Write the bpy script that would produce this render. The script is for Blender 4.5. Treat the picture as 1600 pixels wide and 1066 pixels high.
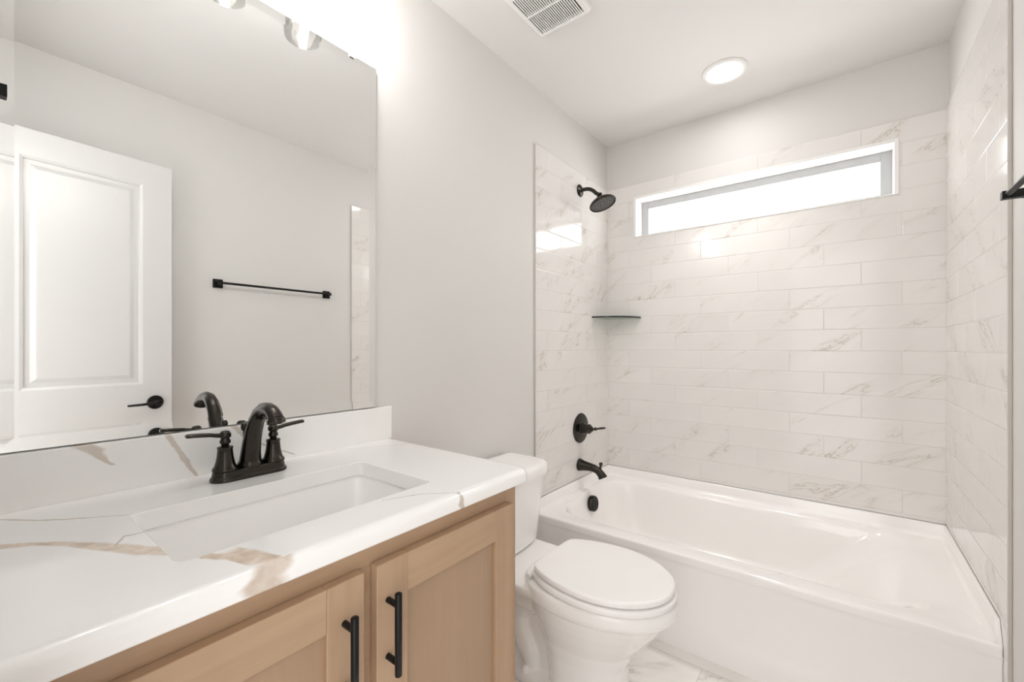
import bpy, bmesh, math
import numpy as np
from mathutils import Vector, Matrix

S = bpy.context.scene
for o in list(bpy.data.objects):
    bpy.data.objects.remove(o)
COL = S.collection
PI = math.pi

# ------------------------------------------------------------------ camera, world, exposure
cam_d = bpy.data.cameras.new('camera')
cam = bpy.data.objects.new('camera', cam_d)
COL.objects.link(cam)
cam.location = (1.1954, 0.0, 1.1597)
cam.rotation_euler = (PI / 2, 0, math.radians(37.827))
cam_d.sensor_width = 36.0
cam_d.lens = 36.0 * 668.64 / 1600.0
cam_d.shift_y = (544.3 - 533.0) / 1600.0
cam_d.clip_start = 0.01
S.camera = cam

S.view_settings.view_transform = 'Standard'
S.view_settings.look = 'None'
S.view_settings.exposure = 1.18
S.view_settings.gamma = 1.0
S.view_settings.use_curve_mapping = False
S.cycles.use_denoising = True
S.cycles.max_bounces = 12
S.cycles.diffuse_bounces = 7
S.cycles.glossy_bounces = 5
S.cycles.transparent_max_bounces = 10
S.cycles.sample_clamp_indirect = 6.0
S.cycles.caustics_reflective = False
S.cycles.caustics_refractive = False

WORLD_STRENGTH = 1.3      # bright hall beyond the open doorway
WINDOW_GLOW = 3.2          # daylight in the frosted pane
CAN_GLOW = 18.0            # recessed ceiling light
BULB_GLOW = 78.0           # vanity light bulbs
w = bpy.data.worlds.new('world')
S.world = w
w.use_nodes = True
bg = w.node_tree.nodes['Background']
bg.inputs[0].default_value = (1.0, 0.993, 0.992, 1)
bg.inputs[1].default_value = WORLD_STRENGTH

# room measures (metres): x from the vanity wall, y towards the window, z up
W, D, H = 1.54, 2.527, 2.438
FY = -0.005                 # inner face of the doorway wall
TT = 0.009                  # wall tile thickness
TILE_TOP = 2.158
LIP = 0.4224                # bottom of wall tile, on the tub's tiling flange
CT = 0.8653                 # countertop height


# ------------------------------------------------------------------ node helper
class G:
    def __init__(s, name):
        s.mat = bpy.data.materials.new(name)
        s.mat.use_nodes = True
        s.nt = s.mat.node_tree
        s.bsdf = s.nt.nodes['Principled BSDF']
        s.out = s.nt.nodes['Material Output']

    def node(s, t, **kw):
        n = s.nt.nodes.new(t)
        for k, v in kw.items():
            setattr(n, k, v)
        return n

    def put(s, sock, v):
        if isinstance(v, bpy.types.NodeSocket):
            s.nt.links.new(v, sock)
        elif v is not None:
            if hasattr(sock.default_value, '__len__'):
                v = tuple(v)
                if len(sock.default_value) == 4 and len(v) == 3:
                    v = v + (1,)
                sock.default_value = v
            else:
                sock.default_value = v

    def m(s, op, a, b=None, c=None, clamp=False):
        n = s.node('ShaderNodeMath', operation=op, use_clamp=clamp)
        for i, v in enumerate((a, b, c)):
            if v is not None:
                s.put(n.inputs[i], v)
        return n.outputs[0]

    def pos(s):
        n = s.node('ShaderNodeNewGeometry')
        sp = s.node('ShaderNodeSeparateXYZ')
        s.nt.links.new(n.outputs['Position'], sp.inputs[0])
        return sp.outputs

    def vec(s, x, y, z):
        n = s.node('ShaderNodeCombineXYZ')
        for i, v in enumerate((x, y, z)):
            s.put(n.inputs[i], v)
        return n.outputs[0]

    def noise(s, v, scale, detail=3.0, rough=0.55, dist=0.0):
        n = s.node('ShaderNodeTexNoise')
        s.put(n.inputs['Vector'], v)
        s.put(n.inputs['Scale'], scale)
        s.put(n.inputs['Detail'], detail)
        s.put(n.inputs['Roughness'], rough)
        s.put(n.inputs['Distortion'], dist)
        return n.outputs[0]

    def step(s, v, a, b, lo=0.0, hi=1.0):
        n = s.node('ShaderNodeMapRange', interpolation_type='SMOOTHSTEP')
        for i, q in enumerate((v, a, b, lo, hi)):
            s.put(n.inputs[i], q)
        return n.outputs[0]

    def mix(s, f, a, b):
        n = s.node('ShaderNodeMix', data_type='RGBA')
        s.put(n.inputs[0], f)
        s.put(n.inputs[6], a)
        s.put(n.inputs[7], b)
        return n.outputs[2]

    def bump(s, h, strength=0.3, dist=0.002, prev=None):
        n = s.node('ShaderNodeBump')
        n.inputs['Strength'].default_value = strength
        n.inputs['Distance'].default_value = dist
        s.put(n.inputs['Height'], h)
        if prev is not None:
            s.nt.links.new(prev, n.inputs['Normal'])
        return n.outputs[0]

    def curve(s, x, pts, x0, x1):
        """piecewise-linear function of x through pts, for x in x0..x1"""
        ys = [p[1] for p in pts]
        lo, hi = min(ys), max(ys)
        if hi - lo < 1e-6:
            hi = lo + 1e-6
        t = s.m('DIVIDE', s.m('SUBTRACT', x, x0), x1 - x0, clamp=True)
        n = s.node('ShaderNodeFloatCurve')
        cv = n.mapping.curves[0]
        P = [((px - x0) / (x1 - x0), (py - lo) / (hi - lo)) for px, py in pts]
        while len(cv.points) < len(P):
            cv.points.new(0.5, 0.5)
        for q, pt in zip(cv.points, P):
            q.location = pt
            q.handle_type = 'VECTOR'
        n.mapping.update()
        s.put(n.inputs[1], t)
        n.inputs[0].default_value = 1.0
        return s.m('MULTIPLY_ADD', n.outputs[0], hi - lo, lo)

    def set(s, **kw):
        al = dict(color='Base Color', rough='Roughness', metal='Metallic', normal='Normal', coat='Coat Weight',
                  spec='Specular IOR Level', emis='Emission Color', estr='Emission Strength', coat_rough='Coat Roughness')
        for k, v in kw.items():
            s.put(s.bsdf.inputs[al[k]], v)
        return s.mat


# ------------------------------------------------------------------ materials
def mat_paint(name, col, bump=0.12):
    g = G(name)
    p = g.node('ShaderNodeNewGeometry').outputs['Position']
    n1 = g.noise(p, 140.0, 3.0)
    n2 = g.noise(p, 1.1, 2.0)
    c = g.mix(g.step(n2, 0.35, 0.65), [q * 0.985 for q in col], col)
    return g.set(color=c, rough=0.62, normal=g.bump(n1, bump, 0.0015))


def mat_plain(name, col, rough, metal=0.0, coat=0.0, wob=0.0, spec=0.5):
    g = G(name)
    p = g.node('ShaderNodeNewGeometry').outputs['Position']
    n = g.noise(p, 18.0, 2.0)
    r = g.m('MULTIPLY_ADD', n, 0.06, rough - 0.03)
    g.set(color=col, rough=r, metal=metal, coat=coat, spec=spec)
    g.bsdf.inputs['Coat Roughness'].default_value = 0.05
    if wob:
        g.set(normal=g.bump(g.noise(p, 9.0, 1.0), wob, 0.004))
    return g.mat


TILE_COL = (0.79, 0.768, 0.745)


def mat_tile(name, axis, joint0, seed):
    """glossy marble-look 10 x 41 cm wall tile, each course shifted by a third"""
    g = G(name)
    X, Y, Z = g.pos()
    u = X if axis == 'x' else Y
    p, L = 0.1012, 0.4145
    rz = g.m('DIVIDE', g.m('SUBTRACT', TILE_TOP, Z), p)
    row = g.m('FLOOR', rz)
    fz = g.m('FRACT', rz)
    k = g.m('MODULO', g.m('ADD', row, 2.0), 3.0)
    uu = g.m('SUBTRACT', g.m('DIVIDE', g.m('SUBTRACT', u, joint0 - 5 * L), L), g.m('MULTIPLY', k, 0.3333))
    colm = g.m('FLOOR', uu)
    fu = g.m('FRACT', uu)
    ez = g.m('MULTIPLY', g.m('MINIMUM', fz, g.m('SUBTRACT', 1.0, fz)), p)
    eu = g.m('MULTIPLY', g.m('MINIMUM', fu, g.m('SUBTRACT', 1.0, fu)), L)
    e = g.m('MINIMUM', ez, eu)
    wn = g.node('ShaderNodeTexWhiteNoise', noise_dimensions='3D')
    g.put(wn.inputs['Vector'], g.vec(row, colm, seed))
    off = g.node('ShaderNodeVectorMath', operation='SCALE')
    g.put(off.inputs[0], wn.outputs['Color'])
    off.inputs['Scale'].default_value = 9.0
    # local coordinates of the tile, turned so the veins climb diagonally
    ang = math.radians(33)
    ca, sa = math.cos(ang), math.sin(ang)
    a = g.m('ADD', g.m('MULTIPLY', u, ca), g.m('MULTIPLY', Z, sa))
    b = g.m('ADD', g.m('MULTIPLY', u, -sa), g.m('MULTIPLY', Z, ca))
    base = g.vec(g.m('MULTIPLY', a, 2.2), g.m('MULTIPLY', b, 7.5), 0.0)
    add = g.node('ShaderNodeVectorMath', operation='ADD')
    g.put(add.inputs[0], base)
    g.put(add.inputs[1], off.outputs[0])
    q = add.outputs[0]
    n1 = g.noise(q, 0.9, 6.0, 0.62, 0.55)
    ridge = g.m('ABSOLUTE', g.m('SUBTRACT', n1, 0.5))
    v1 = g.step(ridge, 0.0, 0.014, 1.0, 0.0)
    soft = g.step(ridge, 0.0, 0.075, 1.0, 0.0)
    m1 = g.step(g.noise(q, 1.1, 2.0), 0.49, 0.66)
    wide = g.step(g.noise(q, 0.5, 2.0), 0.35, 0.7)
    vein = g.m('MULTIPLY', g.m('MAXIMUM', g.m('MULTIPLY', v1, 0.62), g.m('MULTIPLY', soft, 0.13)), m1)
    cloud = g.noise(q, 0.8, 4.0)
    c = g.mix(g.step(cloud, 0.3, 0.7), [t * 0.965 for t in TILE_COL], TILE_COL)
    c = g.mix(vein, c, (0.43, 0.345, 0.265))
    grout = g.step(e, 0.0008, 0.0014, 1.0, 0.0)
    c = g.mix(g.m('MULTIPLY', grout, 0.55), c, (0.60, 0.56, 0.52))
    hgt = g.step(e, 0.0006, 0.0035)
    nb = g.bump(g.noise(q, 0.7, 1.0), 0.05, 0.02)
    nb = g.bump(hgt, 0.55, 0.0012, nb)
    rg = g.m('MULTIPLY_ADD', grout, 0.35, 0.10)
    return g.set(color=c, rough=rg, normal=nb, spec=0.32)


def mat_floor():
    g = G('floor marble tile')
    X, Y, Z = g.pos()
    L, p = 0.61, 0.305
    ry = g.m('DIVIDE', g.m('SUBTRACT', Y, 0.12), p)
    row = g.m('FLOOR', ry)
    fy = g.m('FRACT', ry)
    ux = g.m('ADD', g.m('DIVIDE', g.m('SUBTRACT', X, 0.18), L), g.m('MULTIPLY', g.m('MODULO', g.m('ADD', row, 8.0), 2.0), 0.5))
    colm = g.m('FLOOR', ux)
    fx = g.m('FRACT', ux)
    e = g.m('MINIMUM', g.m('MULTIPLY', g.m('MINIMUM', fy, g.m('SUBTRACT', 1.0, fy)), p),
            g.m('MULTIPLY', g.m('MINIMUM', fx, g.m('SUBTRACT', 1.0, fx)), L))
    wn = g.node('ShaderNodeTexWhiteNoise', noise_dimensions='3D')
    g.put(wn.inputs['Vector'], g.vec(row, colm, 3.7))
    off = g.node('ShaderNodeVectorMath', operation='SCALE')
    g.put(off.inputs[0], wn.outputs['Color'])
    off.inputs['Scale'].default_value = 6.0
    base = g.vec(g.m('ADD', g.m('MULTIPLY', X, 2.0), g.m('MULTIPLY', Y, 1.5)), g.m('SUBTRACT', g.m('MULTIPLY', Y, 3.5), g.m('MULTIPLY', X, 2.6)), 0.0)
    add = g.node('ShaderNodeVectorMath', operation='ADD')
    g.put(add.inputs[0], base)
    g.put(add.inputs[1], off.outputs[0])
    q = add.outputs[0]
    n1 = g.noise(q, 1.0, 7.0, 0.62, 0.7)
    ridge = g.m('ABSOLUTE', g.m('SUBTRACT', n1, 0.5))
    v = g.m('MULTIPLY', g.m('MAXIMUM', g.m('MULTIPLY', g.step(ridge, 0.0, 0.02, 1.0, 0.0), 0.6), g.m('MULTIPLY', g.step(ridge, 0.0, 0.09, 1.0, 0.0), 0.28)),
            g.step(g.noise(q, 0.9, 2.0), 0.42, 0.62))
    c = g.mix(g.step(g.noise(q, 1.2, 3.0), 0.35, 0.65), (0.86, 0.835, 0.80), (0.92, 0.90, 0.875))
    c = g.mix(v, c, (0.36, 0.34, 0.31))
    gr = g.step(e, 0.001, 0.0018, 1.0, 0.0)
    c = g.mix(g.m('MULTIPLY', gr, 0.55), c, (0.55, 0.52, 0.48))
    return g.set(color=c, rough=0.28, normal=g.bump(g.step(e, 0.0, 0.003), 0.4, 0.001))


def mat_quartz():
    """white engineered stone; the warm veins follow curves laid out on the slab"""
    g = G('white quartz with warm veins')
    X, Y, Z = g.pos()
    P = g.node('ShaderNodeNewGeometry').outputs['Position']
    wob = g.m('MULTIPLY', g.m('SUBTRACT', g.noise(P, 26.0, 4.0), 0.5), 0.022)
    wob2 = g.m('MULTIPLY', g.m('SUBTRACT', g.noise(P, 60.0, 4.0), 0.5), 0.012)

    def band(val, along, cpts, wpts, a0, a1, wb=None, soft=0.35):
        c = g.curve(along, cpts, a0, a1)
        h = g.curve(along, wpts, a0, a1)
        d = g.m('ABSOLUTE', g.m('ADD', g.m('SUBTRACT', val, c), wb if wb is not None else wob))
        r = g.m('DIVIDE', d, h)
        m = g.step(r, 1.0 - soft, 1.0 + soft, 1.0, 0.0)
        inside = g.m('MULTIPLY', g.step(along, a0 - 0.002, a0 + 0.002), g.step(along, a1 - 0.002, a1 + 0.002, 1.0, 0.0))
        return g.m('MULTIPLY', m, inside), r

    top = g.step(Z, CT - 0.045, CT - 0.04)
    flat = g.m('MULTIPLY', g.step(Z, CT - 0.0012, CT - 0.0006), g.step(Z, CT + 0.0002, CT + 0.0004, 1.0, 0.0))
    # broad vein: from the front-left of the slab, under the basin, to the front edge
    v1, r1 = band(X, Y, [(-0.01, .16), (.036, .206), (.066, .231), (.095, .268), (.123, .32), (.15, .368), (.18, .412), (.205, .46)],
                  [(-0.01, .013), (.036, .013), (.066, .009), (.095, .012), (.123, .020), (.15, .026), (.18, .023), (.205, .022)], -0.01, .205)
    v2, r2 = band(X, Y, [(.205, .472), (.226, .50), (.238, .525), (.252, .530), (.264, .560), (.278, .588), (.292, .604)],
                  [(.205, .014), (.226, .013), (.238, .032), (.252, .042), (.264, .040), (.278, .024), (.292, .010)], .205, .292)
    fr = g.step(X, 0.566, 0.571)
    v3, r3 = band(Y, Z, [(.825, .258), (.838, .250), (.848, .246), (.858, .262), (CT + .002, .272)],
                  [(.825, .016), (.838, .026), (.848, .026), (.858, .024), (CT + .002, .020)], .825, CT + .002)
    v3 = g.m('MULTIPLY', v3, fr)
    # hair veins
    t1, _ = band(X, Y, [(-0.01, .02), (.041, .05), (.081, .108), (.109, .136), (.181, .197)],
                 [(-0.01, .004), (.041, .004), (.06, .0048), (.109, .0035), (.181, .0014)], -0.01, .182, wob2)
    t2, _ = band(X, Y, [(.140, .338), (.148, .322), (.157, .306), (.181, .309)], [(.14, .006), (.148, .004), (.181, .0016)], .140, .182, wob2)
    t3, _ = band(X, Y, [(.50, .488), (.514, .496), (.572, .522), (.621, .573), (.64, .60)], [(.50, .0012), (.572, .0018), (.64, .0024)], .50, .64, wob2)
    t4, _ = band(X, Y, [(.62, .018), (.661, .028), (.777, .107), (.90, .148)], [(.62, .001), (.70, .0013), (.90, .0012)], .62, .90, wob2)
    t5, _ = band(Y, Z, [(.825, .628), (.845, .620), (CT, .624)], [(.825, .004), (.845, .006), (CT, .004)], .825, CT, wob2)
    t5 = g.m('MULTIPLY', t5, fr)
    # splashback veins: y as a function of height
    sp = g.step(Z, CT + 0.0005, CT + 0.001)
    b1, _ = band(Y, Z, [(.922, .190), (.932, .180), (.946, .168), (.957, .163), (.966, .150), (.972, .142)],
                 [(.922, .003), (.932, .004), (.946, .009), (.957, .014), (.966, .015), (.972, .016)], .922, .972, wob2)
    b2, _ = band(Y, Z, [(.86, .336), (.87, .330), (.918, .305), (.94, .293), (.972, .278)],
                 [(.86, .003), (.87, .004), (.918, .0065), (.972, .005)], .86, .972, wob2)
    b3, _ = band(Y, Z, [(.872, .555), (.889, .520), (.93, .443), (.972, .405)],
                 [(.872, .004), (.889, .003), (.93, .006), (.972, .008)], .872, .972, wob2)
    gold = g.m('MULTIPLY', g.m('MAXIMUM', g.m('MAXIMUM', v1, v2), 0.0), flat)
    gold = g.m('MAXIMUM', gold, v3)
    thin = g.m('MULTIPLY', g.m('MAXIMUM', g.m('MAXIMUM', t1, t2), g.m('MAXIMUM', t3, t4)), flat)
    thin = g.m('MAXIMUM', thin, t5)
    spv = g.m('MULTIPLY', g.m('MAXIMUM', g.m('MAXIMUM', b1, b2), b3), sp)
    tex = g.step(g.noise(P, 38.0, 5.0, 0.65), 0.3, 0.7)
    gcol = g.mix(tex, (0.56, 0.425, 0.31), (0.80, 0.69, 0.585))
    gcol = g.mix(g.m('MULTIPLY', fr, 0.5), gcol, (0.60, 0.54, 0.49))
    white = g.mix(g.step(g.noise(P, 3.0, 3.0), 0.35, 0.65), (0.92, 0.91, 0.895), (0.935, 0.93, 0.92))
    c = g.mix(g.m('MULTIPLY', gold, 0.95), white, gcol)
    c = g.mix(g.m('MULTIPLY', thin, 0.75), c, (0.52, 0.44, 0.36))
    c = g.mix(g.m('MULTIPLY', spv, 0.72), c, (0.58, 0.49, 0.41))
    return g.set(color=c, rough=0.14, coat=0.15)


def mat_wood(name, axis, col_a, col_b):
    g = G(name)
    X, Y, Z = g.pos()
    if axis == 'z':
        v = g.vec(g.m('MULTIPLY', X, 14.0), g.m('MULTIPLY', Y, 14.0), g.m('MULTIPLY', Z, 0.9))
    else:
        v = g.vec(g.m('MULTIPLY', X, 14.0), g.m('MULTIPLY', Y, 0.9), g.m('MULTIPLY', Z, 14.0))
    n1 = g.noise(v, 1.6, 5.0, 0.6, 0.6)
    n2 = g.noise(v, 9.0, 3.0, 0.6)
    P = g.node('ShaderNodeNewGeometry').outputs['Position']
    blot = g.noise(P, 7.0, 3.0)
    f = g.m('ADD', g.m('MULTIPLY', n1, 0.55), g.m('ADD', g.m('MULTIPLY', n2, 0.2), g.m('MULTIPLY', blot, 0.25)))
    c = g.mix(g.step(f, 0.3, 0.7), col_a, col_b)
    return g.set(color=c, rough=0.42, normal=g.bump(n2, 0.04, 0.001))


M = {}
M['wall'] = mat_paint('warm white wall paint', (0.71, 0.695, 0.676))
M['ceil'] = mat_paint('ceiling paint', (0.785, 0.773, 0.757), 0.2)
M['trim'] = mat_plain('white satin trim paint', (0.86, 0.85, 0.835), 0.35)
M['door'] = mat_plain('white door paint', (0.71, 0.705, 0.692), 0.30)
M['tile_back'] = mat_tile('marble wall tile back', 'x', 0.566, 1.0)
M['tile_left'] = mat_tile('marble wall tile left', 'y', 0.30, 2.0)
M['tile_right'] = mat_tile('marble wall tile right', 'y', 0.22, 3.0)
M['floor'] = mat_floor()
M['quartz'] = mat_quartz()
M['wood_v'] = mat_wood('maple upright grain', 'z', (0.405, 0.265, 0.165), (0.475, 0.325, 0.21))
M['wood_h'] = mat_wood('maple level grain', 'y', (0.405, 0.265, 0.165), (0.475, 0.325, 0.21))
M['wood_panel'] = mat_wood('maple door panel', 'z', (0.365, 0.242, 0.152), (0.405, 0.275, 0.178))
M['china'] = mat_plain('white vitreous china', (0.93, 0.92, 0.905), 0.10, coat=0.3)
M['seat'] = mat_plain('white seat plastic', (0.93, 0.92, 0.91), 0.22)
M['tub'] = mat_plain('white tub enamel', (0.925, 0.905, 0.89), 0.13, coat=0.3)
M['bronze'] = mat_plain('oil rubbed bronze', (0.052, 0.046, 0.040), 0.22, metal=0.95, spec=0.5)
M['black'] = mat_plain('matte black metal', (0.008, 0.008, 0.008), 0.40, metal=0.2, spec=0.3)
M['plastic'] = mat_plain('white grille plastic', (0.84, 0.83, 0.81), 0.4)
M['dark'] = mat_plain('fan housing painted shade', (0.05, 0.048, 0.045), 0.8)  # shade inside the fan is put into this colour
M['vinyl'] = mat_plain('window frame vinyl', (0.42, 0.425, 0.43), 0.4)
M['edge'] = mat_plain('tan grey tile edge', (0.56, 0.52, 0.475), 0.7)  # tan-grey, darker than the tile face
M['caulk'] = mat_plain('white caulk', (0.85, 0.83, 0.81), 0.5)
M['nozzle'] = mat_plain('grey rubber nozzle', (0.05, 0.05, 0.05), 0.35, metal=0.3)
M['face'] = mat_plain('grey spray face', (0.24, 0.24, 0.237), 0.3, metal=0.4)
M['chrome'] = mat_plain('chrome', (0.8, 0.8, 0.8), 0.08, metal=1.0)
M['rubber'] = mat_plain('clear plastic clip', (0.86, 0.86, 0.85), 0.15)

g = G('mirror silvering')
M['mirror'] = g.set(color=(0.93, 0.935, 0.925), rough=0.0, metal=1.0)
g = G('mirror glass edge')
M['mirror_edge'] = g.set(color=(0.10, 0.12, 0.11), rough=0.1)


def emitter(name, col, st, rough=0.3):
    g = G(name)
    return g.set(color=(0.8, 0.8, 0.8), rough=rough, emis=col, estr=st)


M['pane'] = emitter('frosted pane in daylight', (1.0, 1.0, 1.0), WINDOW_GLOW, 0.25)
M['lens'] = emitter('recessed light lens', (1.0, 0.993, 0.985), CAN_GLOW)
M['bulb'] = emitter('frosted bulb', (1.0, 0.993, 0.985), BULB_GLOW)


def thin_glass(name, tint, f0, edge):
    """thin clear sheet glass: sees through face on, mirrors at grazing angles"""
    g = G(name)
    g.nt.nodes.remove(g.bsdf)
    tr = g.node('ShaderNodeBsdfTransparent')
    gl = g.node('ShaderNodeBsdfGlossy')
    gl.inputs['Color'].default_value = (1, 1, 1, 1)
    gl.inputs['Roughness'].default_value = 0.03
    lw = g.node('ShaderNodeLayerWeight')
    lw.inputs[0].default_value = edge
    # long light path through the glass where the sheet is seen edge on
    g.put(tr.inputs[0], g.mix(g.step(lw.outputs['Facing'], 0.78, 0.98), tint, [t * 0.5 for t in tint]))
    f = g.m('MULTIPLY_ADD', lw.outputs['Fresnel'], 0.75, f0, clamp=True)
    mx = g.node('ShaderNodeMixShader')
    g.put(mx.inputs[0], f)
    g.nt.links.new(tr.outputs[0], mx.inputs[1])
    g.nt.links.new(gl.outputs[0], mx.inputs[2])
    g.nt.links.new(mx.outputs[0], g.out.inputs[0])
    return g.mat


M['glass'] = thin_glass('clear shade glass', (0.985, 0.985, 0.98), 0.015, 0.28)
M['shelf_glass'] = thin_glass('green tinted shelf glass', (0.80, 0.87, 0.82), 0.05, 0.35)
M['shelf_edge'] = mat_plain('polished dark green glass edge', (0.018, 0.028, 0.022), 0.12)


# ------------------------------------------------------------------ mesh helpers
class B:
    """collects shapes that become ONE mesh object"""

    def __init__(s):
        s.v, s.f = [], []

    def add(s, v, f):
        n = len(s.v)
        s.v += [tuple(q) for q in v]
        s.f += [tuple(i + n for i in t) for t in f]
        return s

    def box(s, x0, x1, y0, y1, z0, z1):
        v = [(x, y, z) for x in (x0, x1) for y in (y0, y1) for z in (z0, z1)]
        f = [(0, 1, 3, 2), (4, 6, 7, 5), (0, 4, 5, 1), (2, 3, 7, 6), (0, 2, 6, 4), (1, 5, 7, 3)]
        return s.add(v, f)

    def loft(s, loops, cap0=True, cap1=True, close=False):
        n = len(loops[0])
        v = [p for l in loops for p in l]
        f = []
        K = len(loops)
        for k in range(K if close else K - 1):
            a, b = k * n, ((k + 1) % K) * n
            for i in range(n):
                j = (i + 1) % n
                f.append((a + i, a + j, b + j, b + i))
        if not close:
            if cap0:
                f.append(tuple(reversed(range(n))))
            if cap1:
                f.append(tuple((K - 1) * n + i for i in range(n)))
        return s.add(v, f)

    def tube(s, path, rad, n=16, caps=True, flat=None, up=(0, 0, 1)):
        path = [Vector(p) for p in path]
        if not hasattr(rad, '__len__'):
            rad = [rad] * len(path)
        loops = []
        u = None
        for i, p in enumerate(path):
            t = (path[min(i + 1, len(path) - 1)] - path[max(i - 1, 0)]).normalized()
            if u is None:
                ref = Vector(up)
                if abs(t.dot(ref)) > 0.95:
                    ref = Vector((1, 0, 0)) if abs(t.x) < 0.9 else Vector((0, 1, 0))
                u = (ref - t * ref.dot(t)).normalized()
            else:
                u = (u - t * u.dot(t)).normalized()
            w_ = t.cross(u)
            ru = rad[i] * (flat[i] if flat else 1.0)
            loops.append([p + u * (math.cos(2 * PI * k / n) * ru) + w_ * (math.sin(2 * PI * k / n) * rad[i]) for k in range(n)])
        return s.loft(loops, caps, caps)

    def lathe(s, prof, org, ax=(0, 0, 1), n=32, caps=True):
        """prof: (radius, distance along axis)"""
        ax = Vector(ax).normalized()
        ref = Vector((0, 0, 1)) if abs(ax.z) < 0.9 else Vector((1, 0, 0))
        u = (ref - ax * ref.dot(ax)).normalized()
        w_ = ax.cross(u)
        org = Vector(org)
        loops = [[org + ax * h + (u * math.cos(2 * PI * k / n) + w_ * math.sin(2 * PI * k / n)) * max(r, 1e-4) for k in range(n)] for r, h in prof]
        return s.loft(loops, caps, caps)

    def prism(s, poly, axis, a, b):
        """poly of (p,q) pairs pushed along axis: x -> (y,z), y -> (x,z), z -> (x,y)"""
        def pt(p, q, c):
            return {'x': (c, p, q), 'y': (p, c, q), 'z': (p, q, c)}[axis]
        return s.loft([[pt(p, q, a) for p, q in poly], [pt(p, q, b) for p, q in poly]])


def link(o, parent=None):
    COL.objects.link(o)
    if parent is not None:
        o.parent = parent
        o.matrix_parent_inverse = Matrix.Identity(4)


def offset_of(parent):
    p = Vector((0, 0, 0))
    while parent is not None:
        p += parent.location
        parent = parent.parent
    return p


def obj(name, b, mat, parent=None, smooth=40, bevel=0.0, seg=2, label=None, mods=(), origin=None):
    """ONE mesh object built from shapes given in room coordinates"""
    off = offset_of(parent)
    loc = Vector((0, 0, 0))
    if parent is None:
        vs = np.array(b.v)
        lo, hi = vs.min(0), vs.max(0)
        loc = Vector(origin) if origin is not None else Vector(((lo[0] + hi[0]) / 2, (lo[1] + hi[1]) / 2, lo[2]))
        off = loc
    me = bpy.data.meshes.new(name)
    me.from_pydata([tuple(Vector(p) - off) for p in b.v], [], b.f)
    mats = mat if isinstance(mat, (list, tuple)) else [mat]
    for m_ in mats:
        me.materials.append(m_)
    bm = bmesh.new()
    bm.from_mesh(me)
    bmesh.ops.recalc_face_normals(bm, faces=bm.faces)
    bm.to_mesh(me)
    bm.free()
    o = bpy.data.objects.new(name, me)
    o.location = loc
    link(o, parent)
    if smooth:
        me.shade_smooth()
        me.set_sharp_from_angle(angle=math.radians(smooth))
    if bevel:
        md = o.modifiers.new('bevel', 'BEVEL')
        md.width = bevel
        md.segments = seg
        md.limit_method = 'ANGLE'
        md.angle_limit = math.radians(40)
        if smooth:
            me.shade_smooth()
            md.harden_normals = False
    for fn in mods:
        fn(o)
    if label:
        o['label'] = label
    return o


def tag(o, label, cat, group=None):
    o['label'] = label
    o['category'] = cat
    o['kind'] = 'thing'
    if group:
        o['group'] = group
    return o


def thing(name, loc, label, cat, group=None):
    o = bpy.data.objects.new(name, None)
    o.location = loc
    o.empty_display_size = 0.05
    link(o)
    return tag(o, label, cat, group)


def struct(o, label=None):
    o['kind'] = 'structure'
    if label:
        o['label'] = label
    return o


def rrect(x0, x1, y0, y1, r, z, n=8):
    """rounded rectangle loop, counter-clockwise; r may be four radii (x0y0, x1y0, x1y1, x0y1)"""
    rs = r if hasattr(r, '__len__') else (r,) * 4
    out = []
    for (cx, cy, a0, q) in ((x0 + rs[0], y0 + rs[0], PI, rs[0]), (x1 - rs[1], y0 + rs[1], 1.5 * PI, rs[1]),
                            (x1 - rs[2], y1 - rs[2], 0, rs[2]), (x0 + rs[3], y1 - rs[3], .5 * PI, rs[3])):
        for i in range(n + 1):
            a = a0 + .5 * PI * i / n
            out.append((cx + q * math.cos(a), cy + q * math.sin(a), z))
    return out


# ------------------------------------------------------------------ the room
T = 0.12
fl = struct(obj('floor', B().box(-T, W + T, FY - 0.9, D + T, -0.1, 0.0), M['floor'], smooth=0), 'pale marble tile floor')
ce = struct(obj('ceiling', B().box(-T, W + T, FY - 0.12, D + T, H, H + 0.1), M['ceil'], smooth=0), 'flat warm white ceiling')
wl = struct(obj('wall_left', B().box(-T, 0, FY - 0.12, D + T, 0, H), M['wall'], smooth=0), 'warm white wall behind mirror and toilet')
wr = struct(obj('wall_right', B().box(W, W + T, FY - 0.12, D + T, 0, H), M['wall'], smooth=0), 'warm white wall behind the open door')

# back wall with the window opening
WX0, WX1, WZ0, WZ1 = 0.180, 1.385, 1.833, 2.081


def ring_wall(x0, x1, y0, y1, z0, z1, hx0, hx1, hz0, hz1):
    b = B()
    b.box(x0, hx0, y0, y1, z0, z1)
    b.box(hx1, x1, y0, y1, z0, z1)
    b.box(hx0, hx1, y0, y1, z0, hz0)
    b.box(hx0, hx1, y0, y1, hz1, z1)
    return b


wb = struct(obj('wall_back', ring_wall(0, W, D, D + T, 0, H, WX0, WX1, WZ0, WZ1), M['wall'], smooth=0), 'warm white wall above the window tile')

# doorway wall
DX0, DX1, DZ = 0.772, 1.412, 2.055
bw = B()
bw.box(0, DX0, FY - T, FY, 0, H)
bw.box(DX1, W, FY - T, FY, 0, H)
bw.box(DX0, DX1, FY - T, FY, DZ, H)
wf = struct(obj('wall_front', bw, M['wall'], smooth=0), 'warm white wall with the doorway')

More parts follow.
